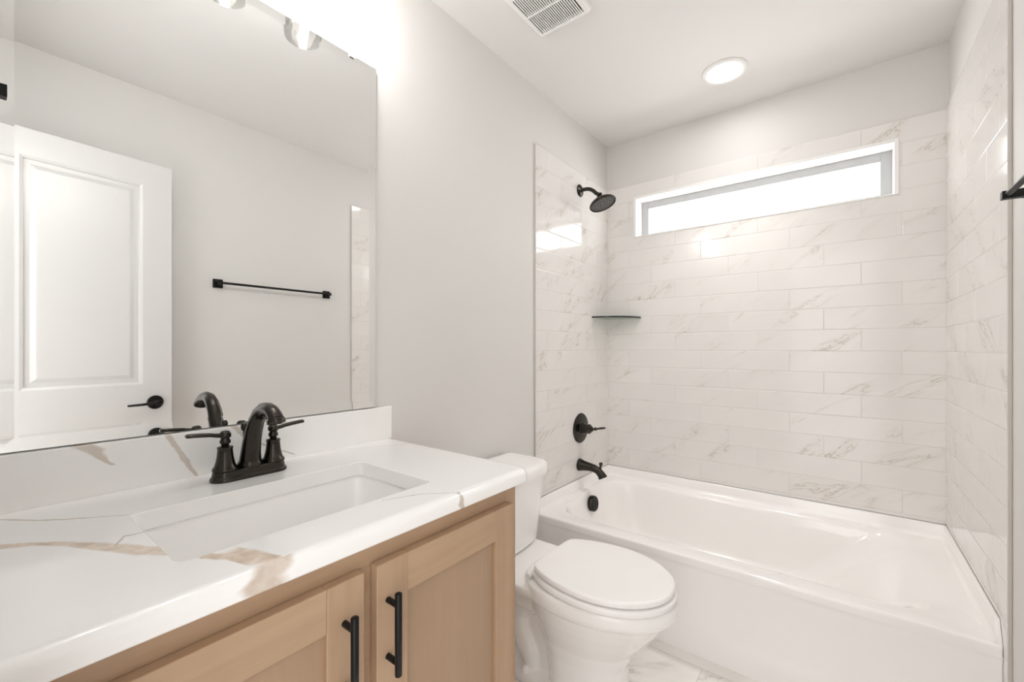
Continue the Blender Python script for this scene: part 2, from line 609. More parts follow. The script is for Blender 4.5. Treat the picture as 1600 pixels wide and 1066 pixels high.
# tile surround: one slab of tile on each of the three walls round the tub
YL, YR = 1.718, 1.673
E_ = 0.0005
obj('tile_surround', B().box(E_, TT, YL, D - E_, LIP + 0.001, TILE_TOP), M['tile_left'], wl, smooth=0, bevel=0.0012)
obj('tile_surround', ring_wall(TT, W - TT, D - TT, D - E_, LIP + 0.001, TILE_TOP, WX0, WX1, WZ0, WZ1), M['tile_back'], wb, smooth=0)
obj('tile_surround', B().prism([(YR, 0.0), (1.745, 0.0), (1.745, LIP + 0.001), (D - E_, LIP + 0.001), (D - E_, TILE_TOP), (YR, TILE_TOP)], 'x', W - TT, W - E_),
    M['tile_right'], wr, smooth=0)
for nm, wall_, x0, x1, yy in (('tile_edge_trim', wl, E_, TT - 0.0004, YL), ('tile_edge_trim', wr, W - TT + 0.0004, W - E_, YR)):
    z0 = LIP if wall_ is wl else 0.0
    obj(nm, B().box(x0, x1, yy - 0.0025, yy, z0, TILE_TOP - 0.0005), M['edge'], wall_, smooth=0, bevel=0.0015)

# window: white jamb liner on three sides, vinyl sash set deep, frosted pane
win = bpy.data.objects.new('window_1', None)
win.location = (0.5 * (WX0 + WX1), D, WZ0)
link(win)
struct(win, 'long narrow frosted window high on the tiled wall')
CW = 0.016
b = B()
b.box(WX0 + E_, WX0 + CW, D - TT - 0.004, D + T - 0.001, WZ0 + E_, WZ1 - E_)
b.box(WX1 - CW, WX1 - E_, D - TT - 0.004, D + T - 0.001, WZ0 + E_, WZ1 - E_)
b.box(WX0 + CW, WX1 - CW, D - TT - 0.004, D + T - 0.001, WZ1 - CW, WZ1 - E_)
obj('jamb_liner', b, M['trim'], win, smooth=0, bevel=0.001)
obj('sill', B().box(WX0 + CW, WX1 - CW, D - TT - 0.003, D + T - 0.001, WZ0 + E_, WZ0 + 0.007), M['trim'], win, smooth=0, bevel=0.001)
SY = 2.612
b = B()
fw = 0.042
xa, xb, za, zb = WX0 + CW, WX1 - CW, WZ0 + 0.007, WZ1 - CW
b.box(xa, xa + fw, SY, SY + 0.03, za, zb)
b.box(xb - fw, xb, SY, SY + 0.03, za, zb)
b.box(xa + fw, xb - fw, SY, SY + 0.03, zb - fw, zb)
b.box(xa + fw, xb - fw, SY, SY + 0.03, za, za + 0.03)
obj('window_frame', b, M['vinyl'], win, smooth=0, bevel=0.0015)
obj('pane', B().box(xa + fw - 0.004, xb - fw + 0.004, SY + 0.014, SY + 0.020, za + 0.026, zb - fw + 0.004), M['pane'], win, smooth=0)

# doorway trim and baseboards
b = B()
b.box(DX0, DX0 + 0.018, FY - T, FY, 0, DZ - 0.018)
b.box(DX1 - 0.018, DX1, FY - T, FY, 0, DZ - 0.018)
b.box(DX0, DX1, FY - T, FY, DZ - 0.018, DZ)
struct(obj('trim_1', b, M['trim'], smooth=0, bevel=0.001), 'white painted door jamb')
b = B()
b.box(DX0 - 0.055, DX0 + 0.006, FY + E_, FY + 0.014, 0, DZ + 0.055)
b.box(DX1 - 0.006, DX1 + 0.055, FY + E_, FY + 0.014, 0, DZ + 0.055)
b.box(DX0 + 0.006, DX1 - 0.006, FY + E_, FY + 0.014, DZ - 0.006, DZ + 0.055)
struct(obj('trim_2', b, M['trim'], smooth=0, bevel=0.003), 'white door casing round the doorway')
struct(obj('baseboard_left', B().box(E_, 0.014, 0.862, 1.700, 0, 0.09), M['trim'], smooth=0, bevel=0.004), 'white baseboard behind the toilet')
struct(obj('baseboard_right', B().box(W - 0.014, W - E_, FY + 0.02, YR - 0.007, 0, 0.09), M['trim'], smooth=0, bevel=0.004), 'white baseboard along the wall facing the vanity')
struct(obj('baseboard_front', B().box(0.56, DX0 - 0.057, FY + E_, FY + 0.014, 0, 0.09), M['trim'], smooth=0, bevel=0.004), 'white baseboard beside the doorway')

# ------------------------------------------------------------------ door, swung open against the right wall
HX, HY = 1.398, 0.030
DA = math.atan2(1.447 - 1.400, 0.6)     # small angle from the wall
DW, DT, DH = 0.612, 0.035, 2.033
door = bpy.data.objects.new('door_1', None)
door.location = (HX, HY, 0.012)
door.rotation_euler = (0, 0, -DA)
link(door)
struct(door, 'white two-panel door standing open, seen in the mirror')


def obj_local(name, b, mat, parent, **kw):
    """like obj(), the shapes already being in the parent's own coordinates"""
    keep = parent.location.copy()
    chain = []
    p = parent
    while p is not None:
        chain.append((p, p.location.copy()))
        p.location = (0, 0, 0)
        p = p.parent
    o = obj(name, b, mat, parent, **kw)
    for q, l in chain:
        q.location = l
    return o


def rect_loop(y0, y1, z0, z1, x):
    return [(x, y0, z0), (x, y1, z0), (x, y1, z1), (x, y0, z1)]


# leaf: x = 0 is the face towards the room, x = DT the face towards the wall; y along the leaf
ST = 0.112
panels = [(ST, DW - ST, 0.976, 1.925), (ST, DW - ST, 0.24, 0.80)]
b = B()
b.box(0, DT, 0, ST, 0, DH)
b.box(0, DT, DW - ST, DW, 0, DH)
for z0, z1 in ((0, 0.24), (0.80, 0.976), (1.925, DH)):
    b.box(0, DT, ST, DW - ST, z0, z1)
leaf = obj_local('door_leaf', b, M['door'], door, smooth=0)
for (y0, y1, z0, z1) in panels:
    b = B()
    prof = [(0.0, 0.0), (0.011, 0.004), (0.013, 0.012), (0.030, 0.012), (0.046, 0.0045), (0.05, 0.004)]
    for face in (0, 1):
        loops = []
        for ins, dep in prof:
            x = dep if face == 0 else DT - dep
            loops.append(rect_loop(y0 + ins, y1 - ins, z0 + ins, z1 - ins, x))
        b.loft(loops, cap0=False, cap1=True)
    obj_local('door_panel', b, M['door'], door, smooth=0)
hd = bpy.data.objects.new('lever_handle', None)
hy, hz = DW - 0.066, 0.888
hd.location = (0, hy, hz)
link(hd, door)
hd['label'] = 'black round-rose lever handle'
b = B().lathe([(0.0325, 0.0), (0.0325, 0.005), (0.029, 0.009), (0.013, 0.0105)], (0, 0, 0), (-1, 0, 0))
obj_local('rose', b, M['black'], hd)
b = B().lathe([(0.010, 0.008), (0.010, 0.045), (0.012, 0.05), (0.012, 0.058), (0.010, 0.061)], (0, 0, 0), (-1, 0, 0), 20)
b.tube([(-0.053, 0.004, 0), (-0.055, -0.02, 0.001), (-0.054, -0.06, -0.002), (-0.052, -0.115, -0.003)], [0.009, 0.009, 0.0085, 0.0075], 12, flat=[0.8, 0.75, 0.7, 0.65])
obj_local('lever', b, M['black'], hd)
for z in (0.18, 1.02, 1.85):
    b = B().tube([(-0.006, -0.004, z - 0.045), (-0.006, -0.004, z + 0.045)], 0.006, 12)
    b.box(0, DT * 0.9, -0.0015, 0.0, z - 0.045, z + 0.045)
    obj_local('hinge', b, M['black'], door, label='black door hinge')

# ------------------------------------------------------------------ vanity cabinet
VX, VY0, VY1 = 0.549, 0.000, 0.846
van = thing('vanity_cabinet', (0.275, 0.423, 0), 'light maple two-door vanity cabinet under the white counter', 'cabinet')
b = B()
b.box(0.003, VX - 0.019, VY0, VY0 + 0.016, 0.0, CT - 0.0335)
b.box(0.003, VX - 0.019, VY1 - 0.016, VY1, 0.0, CT - 0.0335)
b.box(0.003, 0.016, VY0 + 0.016, VY1 - 0.016, 0.0, CT - 0.0335)
b.box(0.016, VX - 0.019, VY0 + 0.016, VY1 - 0.016, 0.10, 0.116)
obj('cabinet_box', b, M['wood_v'], van, smooth=0, bevel=0.001)
b = B()
x0, x1 = VX - 0.019, VX
b.box(x0, x1, VY0, VY0 + 0.04, 0.10, CT - 0.0335)
b.box(x0, x1, VY1 - 0.04, VY1, 0.10, CT - 0.0335)
b.box(x0, x1, 0.40, 0.442, 0.14, 0.785)
b.box(x0, x1, VY0 + 0.04, VY1 - 0.04, 0.785, CT - 0.0335)
b.box(x0, x1, VY0 + 0.04, VY1 - 0.04, 0.10, 0.14)
obj('face_frame', b, M['wood_h'], van, smooth=0, bevel=0.0008)
obj('toe_kick', B().box(VX - 0.085, VX - 0.07, VY0 + 0.017, VY1 - 0.017, 0.0, 0.0995), M['wood_h'], van, smooth=0)
FX = VX + 0.0205
for side, (y0, y1) in (('L', (0.030, 0.409)), ('R', (0.433, 0.812))):
    z0, z1 = 0.125, 0.789
    q = 0.065
    d = bpy.data.objects.new('cabinet_door', None)
    d.location = (VX - 0.275, 0.5 * (y0 + y1) - 0.423, z0)
    link(d, van)
    for ya in (y0, y1 - q):
        obj('stile', B().box(VX + 0.001, FX, ya, ya + q, z0, z1), M['wood_v'], d, smooth=0, bevel=0.0018, seg=2)
    for za_, zb_ in ((z0, z0 + q), (z1 - q - 0.004, z1)):
        obj('door_rail', B().box(VX + 0.001, FX, y0 + q + 0.0001, y1 - q - 0.0001, za_, zb_), M['wood_h'], d, smooth=0, bevel=0.0012)
    obj('panel', B().box(VX + 0.003, VX + 0.0115, y0 + q - 0.004, y1 - q + 0.004, z0 + q - 0.004, z1 - q), M['wood_panel'], d, smooth=0)
    hyy = 0.373 if side == 'L' else 0.455
    b = B()
    hx = FX + 0.029
    b.lathe([(0.0052, 0), (0.0062, 0.001), (0.0062, 0.139), (0.0052, 0.140)], (hx, hyy, 0.604), (0, 0, 1), 20)
    for zz in (0.625, 0.723):
        b.tube([(FX - 0.001, hyy, zz), (hx, hyy, zz)], 0.0052, 16)
    obj('pull_handle', b, M['black'], d, smooth=50, label='matte black bar pull')

# ------------------------------------------------------------------ countertop with splashback
ctop = thing('countertop', (0.29, 0.43, CT - 0.033), 'white quartz vanity countertop with brown veins and splashback', 'countertop')
CX1, CY0, CY1 = 0.584, FY + 0.002, 0.871
SX0, SX1, SY0, SY1 = 0.201, 0.476, 0.181, 0.637


def counter_mesh():
    n = 10
    outer = rrect(0.001, CX1, CY0, CY1, (0.002, 0.004, 0.035, 0.002), CT, n)
    inner = rrect(SX0, SX1, SY0, SY1, 0.016, CT, n)

    r = 0.019
    th = 0.033

    def shrink(d, z):
        return rrect(0.001 + (d if d > 0 else 0) * 0, CX1 - d, CY0, CY1 - d, (0.002, 0.004, max(0.035 - d, 0.004), 0.002), z, n)
    loops = [rrect(SX0, SX1, SY0, SY1, 0.016, CT - th, n), rrect(SX0, SX1, SY0, SY1, 0.016, CT - 0.0012, n),
             rrect(SX0 - 0.0012, SX1 + 0.0012, SY0 - 0.0012, SY1 + 0.0012, 0.017, CT, n),
             rrect(SX0 - 0.004, SX1 + 0.004, SY0 - 0.004, SY1 + 0.004, 0.018, CT, n), shrink(r + 0.003, CT)]
    for i in range(0, 9):
        a = .5 * PI * i / 8
        loops.append(shrink(r - r * math.sin(a), CT - r * (1 - math.cos(a)) * 0.85))
    rb = 0.006
    zc = CT - r * 0.85
    for i in range(0, 6):
        a = .5 * PI * i / 5
        loops.append(shrink(rb * (1 - math.cos(a)), CT - th + rb - rb * math.sin(a)))
    b_ = B().loft(loops, close=True)
    return b_


obj('counter_slab', counter_mesh(), M['quartz'], ctop, smooth=35)
obj('splashback', B().box(0.001, 0.020, CY0, 0.870, CT - 0.0004, 0.9695), M['quartz'], ctop, smooth=0, bevel=0.0022, seg=3)

# ------------------------------------------------------------------ undermount basin
sink = thing('sink_basin', (0.338, 0.409, CT - 0.18), 'white rectangular undermount sink basin set in the countertop', 'sink')
n = 10
zr = CT - 0.0338
g8 = 0.006
L_ = []
for (d, dz, r) in ((-0.022, 0.0, 0.03), (g8 * -1, 0.0, 0.022), (-0.004, -0.004, 0.022), (0.0, -0.012, 0.024), (0.006, -0.06, 0.03), (0.012, -0.10, 0.04),
                   (0.022, -0.122, 0.05), (0.045, -0.133, 0.05), (0.10, -0.137, 0.03)):
    L_.append(rrect(SX0 + d, SX1 - d, SY0 + d, SY1 - d, r, zr + dz, n))
outer = []
for (d, dz, r) in ((0.09, -0.147, 0.03), (0.03, -0.143, 0.05), (0.004, -0.11, 0.04), (-0.010, -0.012, 0.03), (-0.022, -0.010, 0.03)):
    outer.append(rrect(SX0 + d, SX1 - d, SY0 + d, SY1 - d, r, zr + dz, n))
b = B().loft(outer + L_, cap0=True, cap1=True)
obj('basin', b, M['china'], sink, smooth=50)
b = B().lathe([(0.022, 0.0), (0.022, 0.002), (0.016, 0.003), (0.010, 0.0065), (0.001, 0.0075)], (0.338, 0.409, zr - 0.1375), (0, 0, 1), 24)
obj('drain', b, M['bronze'], sink, label='dark bronze sink drain')

# ------------------------------------------------------------------ faucet (4 inch centreset)
fy, fx, fz = 0.413, 0.103, CT
fau = thing('faucet', (fx, fy, fz), 'oil-rubbed bronze two-handle arched faucet behind the sink basin', 'faucet')


def stadium(cx, cy, hx, hy, z, n=12):
    out = []
    for i in range(2 * n + 2):
        if i <= n:
            a = PI * i / n
            out.append((cx + hx * math.cos(a), cy + (hy - hx) + hx * math.sin(a), z))
        else:
            a = PI + PI * (i - n - 1) / n
            out.append((cx + hx * math.cos(a), cy - (hy - hx) + hx * math.sin(a), z))
    return out


b = B().loft([stadium(fx, fy, a, c, fz + h) for a, c, h in ((0.0285, 0.0800, 0.0002), (0.0290, 0.0805, 0.004), (0.0275, 0.079, 0.008), (0.0250, 0.0765, 0.010),
                                                           (0.0240, 0.0755, 0.018), (0.0225, 0.074, 0.022), (0.0205, 0.072, 0.0235))])
obj('base_plate', b, M['bronze'], fau, smooth=35)
for s in (-1, 1):
    hy_ = fy + s * 0.051
    h = bpy.data.objects.new('faucet_handle', None)
    h.location = (0, s * 0.051, 0.022)
    link(h, fau)
    b = B().lathe([(0.0245, 0.0225), (0.0250, 0.0255), (0.0235, 0.029), (0.0205, 0.033), (0.0180, 0.042), (0.0160, 0.053), (0.0150, 0.064), (0.0147, 0.070),
                   (0.0155, 0.0715), (0.0155, 0.0745), (0.0120, 0.0760), (0.0085, 0.077)], (fx, hy_, fz), (0, 0, 1), 32)
    obj('handle_body', b, M['bronze'], h, smooth=35)
    b = B().lathe([(0.0075, 0.0755), (0.0075, 0.080), (0.0105, 0.083), (0.0108, 0.088), (0.0085, 0.0915), (0.0085, 0.094), (0.0110, 0.0960), (0.0120, 0.099), (0.0112, 0.1055),
                   (0.0088, 0.1075), (0.0088, 0.109), (0.004, 0.1105)], (fx, hy_, fz), (0, 0, 1), 24)
    ys = [0.0, 0.010, 0.018, 0.028, 0.045, 0.062, 0.071, 0.0725]
    zs = [0.101, 0.101, 0.102, 0.1045, 0.1065, 0.108, 0.1085, 0.1085]
    rr = [0.006, 0.0055, 0.0055, 0.0075, 0.0085, 0.0090, 0.0088, 0.0070]
    ft = [0.9, 0.9, 0.85, 0.62, 0.55, 0.5, 0.5, 0.45]
    b.tube([(fx, hy_ + s * y, fz + z) for y, z in zip(ys, zs)], rr, 16, flat=ft)
    obj('lever', b, M['bronze'], h, smooth=45)
P0 = [(.103, .0235), (.104, .035), (.107, .055), (.114, .082), (.124, .106), (.138, .130), (.155, .148), (.176, .1588), (.199, .1610), (.2175, .1575), (.2300, .1500), (.2360, .1410)]
R0 = [.0245, .0225, .0205, .0188, .0176, .0165, .0156, .0150, .0146, .0145, .0150, .0165]
b = B().tube([(x, fy, fz + z) for x, z in P0], R0, 28)
b.lathe([(0.026, 0.0228), (0.0265, 0.026), (0.0255, 0.030), (0.0235, 0.034)], (fx, fy, fz), (0, 0, 1), 32)
d_ = Vector((0.30, 0, -0.95)).normalized()
e_ = Vector((.2368, fy, fz + .1405))
b.lathe([(0.0165, -0.004), (0.0182, 0.0), (0.0182, 0.006), (0.0165, 0.0075), (0.013, 0.0075), (0.012, 0.003)], e_, d_, 28)
obj('spout', b, M['bronze'], fau, smooth=45)
b = B().lathe([(0.0045, 0.0002), (0.0028, 0.004), (0.0028, 0.098), (0.006, 0.100), (0.0075, 0.106), (0.0075, 0.112), (0.005, 0.117)], (fx - 0.0335, fy, fz), (0, 0, 1), 16)
obj('lift_rod', b, M['bronze'], fau, smooth=40)

# ------------------------------------------------------------------ mirror with a tilted border strip
MY0, MY1, MZ0, MZ1 = 0.035, 0.818, 0.9717, 2.056
mir = thing('mirror', (0.003, 0.43, MZ0), 'large frameless wall mirror with angled glass border above the vanity splashback', 'mirror')
bvl, mx = 0.0245, 0.0058
rise = bvl * math.tan(math.radians(3.1))
b = B()
I = rect_loop(MY0 + bvl, MY1 - bvl, MZ0 + bvl, MZ1 - bvl, mx)
O = rect_loop(MY0, MY1, MZ0, MZ1, mx + rise)
Kb = rect_loop(MY0, MY1, MZ0, MZ1, 0.0008)
b.add(I + O, [(0, 1, 2, 3)] + [(i, (i + 1) % 4, 4 + (i + 1) % 4, 4 + i) for i in range(4)])
obj('mirror_glass', b, M['mirror'], mir, smooth=0)
b = B().add(O + Kb, [(i, (i + 1) % 4, 4 + (i + 1) % 4, 4 + i) for i in range(4)] + [(7, 6, 5, 4)])
obj('glass_edge', b, M['mirror_edge'], mir, smooth=0)
for yy in (0.12, 0.733):
    b = B().prism([(yy - 0.007, MZ1 - 0.009), (yy + 0.007, MZ1 - 0.009), (yy + 0.009, MZ1 - 0.004), (yy + 0.009, MZ1 + 0.006), (yy + 0.005, MZ1 + 0.011), (yy - 0.005, MZ1 + 0.011),
                   (yy - 0.009, MZ1 + 0.006), (yy - 0.009, MZ1 - 0.004)], 'x', mx + rise + 0.0004, mx + rise + 0.005)
    b.box(0.0006, mx + rise + 0.0045, yy - 0.006, yy + 0.006, MZ1 + 0.001, MZ1 + 0.010)
    obj('mirror_clip', b, M['rubber'], mir, smooth=0, bevel=0.001, label='small clear plastic mirror clip')

# ------------------------------------------------------------------ vanity light
vl = thing('vanity_light', (0.0, 0.43, 2.25), 'three-lamp vanity light with clear glass shades above the mirror', 'light')
LX = 0.118
obj('back_plate', B().box(0.0008, 0.022, 0.43 - 0.30, 0.43 + 0.30, 2.262, 2.322), M['black'], vl, smooth=0, bevel=0.003)
for yy in (0.222, 0.430, 0.638):
    lamp = bpy.data.objects.new('lamp_head', None)
    lamp.location = (LX, yy - 0.43, -0.05)
    link(lamp, vl)
    b = B().tube([(0.02, yy, 2.293), (0.07, yy, 2.296), (0.10, yy, 2.294), (LX - 0.004, yy, 2.284), (LX, yy, 2.272)], 0.006, 12)
    b.lathe([(0.018, 2.274), (0.021, 2.271), (0.021, 2.242), (0.018, 2.239)], (LX, yy, 0), (0, 0, 1), 24)
    obj('arm', b, M['black'], lamp, smooth=40)
    r1 = 0.052
    prof = [(0.0225, 2.25), (0.030, 2.249), (0.042, 2.243), (0.049, 2.232), (r1, 2.213), (r1 + 0.001, 2.168), (r1 + 0.001, 2.128), (r1, 2.11), (r1 - 0.002, 2.1015)]
    inn = [(r - 0.0022, z + (0.0 if i else -0.001)) for i, (r, z) in enumerate(prof)]
    b = B().lathe(prof + list(reversed(inn)), (LX, yy, 0), (0, 0, 1), 40, caps=False)
    obj('shade', b, M['glass'], lamp, smooth=60, label='clear glass cylinder shade')
    b = B().lathe([(0.008, 2.239), (0.0125, 2.233), (0.0135, 2.218), (0.0135, 2.143), (0.011, 2.132), (0.004, 2.127)], (LX, yy, 0), (0, 0, 1), 20)
    obj('bulb', b, M['bulb'], lamp, smooth=60)

# ------------------------------------------------------------------ toilet
TY = 1.288
toi = thing('toilet', (0.42, TY, 0), 'white two-piece toilet with closed lid between vanity and bathtub', 'toilet')


def outline(tab, z, n=28, scale=1.0, back_r=0.03):
    """closed plan outline from a table of (x, half width) from back to front"""
    xs = np.array([t[0] for t in tab])
    hs = np.array([t[1] for t in tab]) * scale
    t = np.linspace(0, 1, n)
    xx = xs[0] + (xs[-1] - xs[0]) * (1 - (1 - t) ** 1.7)
    hh = np.interp(xx, xs, hs)
    up = [(x, TY + h, z) for x, h in zip(xx, hh)]
    dn = [(x, TY - h, z) for x, h in zip(xx[::-1], hh[::-1])]
    return dn[:-1][::1] + up if False else [(x, TY - h, z) for x, h in zip(xx, hh)] + [(x, TY + h, z) for x, h in zip(xx[::-1][1:], hh[::-1][1:])]


def egg(xb, xf, hw, z, xc=None, nb=2.6, nf=2.0, n=56):
    xc = xb + (xf - xb) * 0.42 if xc is None else xc
    out = []
    for i in range(n):
        a = 2 * PI * i / n
        c, s_ = math.cos(a), math.sin(a)
        e = nf if c >= 0 else nb
        q = (abs(c) ** e + abs(s_) ** e) ** (-1 / e)
        # one exponent on both halves keeps the widest point shared
        x = xc + (xf - xc if c >= 0 else xc - xb) * q * c
        out.append((x, TY + hw * q * s_, z))
    return out


def lid_plan(xc_, xf, ab, hw, xb, z, n=64):
    """elongated seat outline: pointed front half, long back half cut off at xb"""
    out = []
    for i in range(n):
        a = 2 * PI * i / n
        c, s_ = math.cos(a), math.sin(a)
        x = xc_ + (xf - xc_ if c >= 0 else ab) * c
        y = hw * s_
        if x < xb + 0.02:
            t = (xb + 0.02 - x)
            x = xb + 0.02 - 0.02 * (1 - math.exp(-t / 0.02))
        out.append((x, TY + y, z))
    return out


b = B()
# bowl: rim band, flare, pedestal column
b.loft([egg(.40, .662, .106, 0.0, nb=3, nf=2.4), egg(.40, .660, .104, .03, nb=3, nf=2.4), egg(.395, .652, .100, .09, nb=3, nf=2.3), egg(.385, .652, .102, .15, nb=3, nf=2.2),
        egg(.37, .672, .114, .20, nb=3), egg(.35, .715, .138, .25), egg(.335, .752, .157, .295), egg(.328, .772, .167, .325), egg(.322, .782, .1715, .342),
        egg(.315, .802, .1815, .352), egg(.315, .806, .183, .365), egg(.315, .805, .1825, .385), egg(.318, .800, .179, .3945), egg(.34, .78, .16, .396)])
# deck under the tank
b.loft([rrect(.035, .44, TY - w_, TY + w_, (r_, .05, .05, r_), z, 6) for w_, r_, z in ((.11, .03, .27), (.128, .03, .31), (.148, .035, .335), (.160, .035, .350), (.165, .035, .362), (.164, .035, .3755), (.156, .035, .380))])
# body behind the column and its foot
b.loft([rrect(.13, .50, TY - w_, TY + w_, .04, z, 6) for w_, z in ((.098, 0.0), (.098, .022), (.090, .034), (.055, .045), (.050, .15), (.056, .24), (.085, .30))])
# exposed trapway, an S on both flanks
tp = [(.50, .205), (.46, .235), (.405, .262), (.35, .270), (.30, .255), (.268, .215), (.268, .165), (.29, .12), (.315, .085), (.325, .04)]
for s in (-1, 1):
    b.tube([(x, TY + s * 0.034, z) for x, z in tp], [.055, .054, .051, .048, .046, .046, .047, .048, .046, .040], 20)


def remesh(vox, it):
    def fn(o):
        m_ = o.modifiers.new('remesh', 'REMESH')
        m_.mode = 'VOXEL'
        m_.voxel_size = vox
        m_.use_smooth_shade = True
        s_ = o.modifiers.new('smooth', 'SMOOTH')
        s_.factor = 0.5
        s_.iterations = it
    return fn


obj('bowl', b, M['china'], toi, smooth=0, mods=[remesh(0.0045, 4)])


def slab(tab, r=0.006):
    return tab


# seat ring below the lid, then the lid
def disc(xb, xf, hw, z0, z1, r, dome=0.0, nb=3.2):
    L2 = []
    for i in range(5):
        a = .5 * PI * i / 4
        d = r * (1 - math.sin(a))
        L2.append(lid_plan(.575, xf - d, .272, hw - d, xb + d, z0 + r * (1 - math.cos(a))))
    for i in range(5):
        a = .5 * PI * i / 4
        d = r * (1 - math.cos(a))
        L2.append(lid_plan(.575, xf - d, .272, hw - d, xb + d, z1 - r + r * math.sin(a)))
    if dome:
        for k in (0.93, 0.8, 0.6, 0.35, 0.1):
            cx = xb + (xf - xb) * 0.45
            L2.append([(cx + (x - cx) * k, TY + (y - TY) * k, z1 + dome * (1 - k * k)) for x, y, z in lid_plan(.575, xf - r, .272, hw - r, xb + r, z1)])
    return B().loft(L2)


# the seat ring is a true ring
def ring(xb, xf, hw, z0, z1, r, width):
    L2 = []
    prof = [(0 + r, 0), (r * .3, r * .3), (0, r), (0, z1 - z0 - r), (r * .3, z1 - z0 - r * .3), (r, z1 - z0), (width - r, z1 - z0), (width, z1 - z0 - r), (width, r), (width - r, 0)]
    for d, h in prof:
        L2.append(lid_plan(.575, xf - d, .272 - d * .5, hw - d, xb + d * 1.6, z0 + h))
    return B().loft(L2, close=True)


obj('seat', ring(.37, .803, .1845, .3985, .4185, .006, .055), M['seat'], toi, smooth=50)
obj('lid', disc(.372, .797, .179, .4225, .4425, .007, 0.006, nb=3.4), M['seat'], toi, smooth=50)
for s in (-1, 1):
    b = B().tube([(.372, TY + s * 0.055, .4085), (.372, TY + s * 0.142, .4085)], 0.0085, 14)
    b.box(.360, .384, TY + s * 0.075 - 0.018, TY + s * 0.075 + 0.018, .3775, .404)
    obj('hinge', b, M['seat'], toi, smooth=40, bevel=0.002)
    b = B().lathe([(0.013, 0.0), (0.0135, 0.006), (0.0115, 0.016), (0.006, 0.021), (0.0015, 0.0225)], (.318, TY + s * 0.083, 0.0335), (0, 0, 1), 20)
    obj('bolt_cap', b, M['seat'], toi, smooth=60)


def tank_loop(x0, x1, hw, z, bow=0.026, r=0.066, n=8, m=8):
    """back flat, bowed front, rounded corners"""
    pts = rrect(x0, x1, TY - hw, TY + hw, (0.015, r, r, 0.015), z, n)
    out = []
    for x, y, zz in pts:
        t = (y - TY) / hw
        k = (x - x0) / (x1 - x0)
        out.append((x + bow * (1 - t * t) * k - bow * k, y, zz))
    # extra points along the front so that the bow is smooth
    res = []
    N = len(out)
    for i in range(N):
        a, c = out[i], out[(i + 1) % N]
        res.append(a)
        if i in (2 * n + 1, 4 * n + 3):
            for j in range(1, m):
                y = a[1] + (c[1] - a[1]) * j / m
                t = (y - TY) / hw
                k = 1.0 if a[0] > (x0 + x1) / 2 else 0.0
                xx = (x1 if k else x0) + (bow * (1 - t * t) - bow) * k
                res.append((xx, y, z))
    return res


tk = [(.040, .205, .165, .3765), (.034, .222, .178, .385), (.030, .232, .184, .40), (.028, .240, .193, .50), (.026, .247, .201, .60), (.026, .250, .204, .655)]
obj('tank', B().loft([tank_loop(a, c, h_, z) for a, c, h_, z in tk]), M['china'], toi, smooth=50)
tl = [(.022, .254, .208, .6555), (.018, .262, .216, .659), (.016, .264, .218, .668), (.016, .264, .218, .686), (.018, .261, .215, .695), (.024, .252, .207, .7005), (.04, .235, .19, .702), (.07, .20, .15, .7025)]
obj('tank_lid', B().loft([tank_loop(a, c, h_, z) for a, c, h_, z in tl]), M['china'], toi, smooth=50)
b = B().lathe([(0.016, 0), (0.016, 0.008), (0.009, 0.012)], (.236, TY - 0.135, .60), (1, 0, 0), 20)
b.tube([(.250, TY - 0.135, .60), (.256, TY - 0.12, .599), (.258, TY - 0.07, .594)], [.006, .0065, .007], 12, flat=[.8, .7, .6])
obj('flush_lever', b, M['chrome'], toi, smooth=50, label='chrome flush lever')

# ------------------------------------------------------------------ bathtub
tub = thing('bathtub', (0.77, 2.11, 0), 'white alcove bathtub with flat apron below the tiled walls', 'bathtub')
TX0, TX1, TY0, TY1 = 0.0095, W - TT - 0.0008, 1.7045, D - TT - 0.0005
RZ = 0.362
n = 12
IX0, IX1, IY0, IY1 = 0.066, 1.43, 1.795, 2.455
LT = []
# inner basin from the floor up to the rim
for (a0, a1, c0, c1, r, z) in (
        (.30, .66, .16, .12, .06, .062), (.22, .53, .12, .09, .10, .060), (.13, .43, .085, .065, .13, .066), (.085, .365, .06, .045, .14, .085), (.055, .30, .043, .032, .15, .12),
        (.040, .235, .033, .024, .155, .18), (.025, .165, .022, .016, .16, .25), (.012, .095, .010, .008, .16, .31), (.004, .052, .003, .003, .16, .338),
        (-.002, .020, -.003, -.002, .16, .353), (-.008, -.012, -.008, -.007, .165, .3595), (-.016, -.045, -.016, -.014, .17, RZ)):
    LT.append(rrect(IX0 + a0, IX1 - a1, IY0 + c0, IY1 - c1, (r, r * 0.75, r * 0.75, r), z, n))
# rim out to the apron edge
for (d, z) in ((.012, RZ), (.004, RZ - 0.001), (.0012, RZ - 0.004), (0.0, RZ - 0.010), (0.0, RZ - 0.03)):
    LT.append([(x, y, z) for x, y, _ in rrect(TX0, TX1, TY0 + d, TY1, 0.004, z, n)])
b = B().loft(LT, cap0=True, cap1=False)
# apron: face, stepped skirt at the bottom
ap = [(TY0, RZ - 0.028), (TY0 + 0.004, RZ - 0.038), (TY0 + 0.006, RZ - 0.05), (TY0 + 0.006, 0.115), (TY0 + 0.004, 0.098), (TY0 - 0.001, 0.080), (TY0 - 0.002, 0.06), (TY0 - 0.002, 0.0),
      (TY0 + 0.02, 0.0), (TY0 + 0.02, RZ - 0.028)]
b.prism(ap, 'x', TX0, TX1)
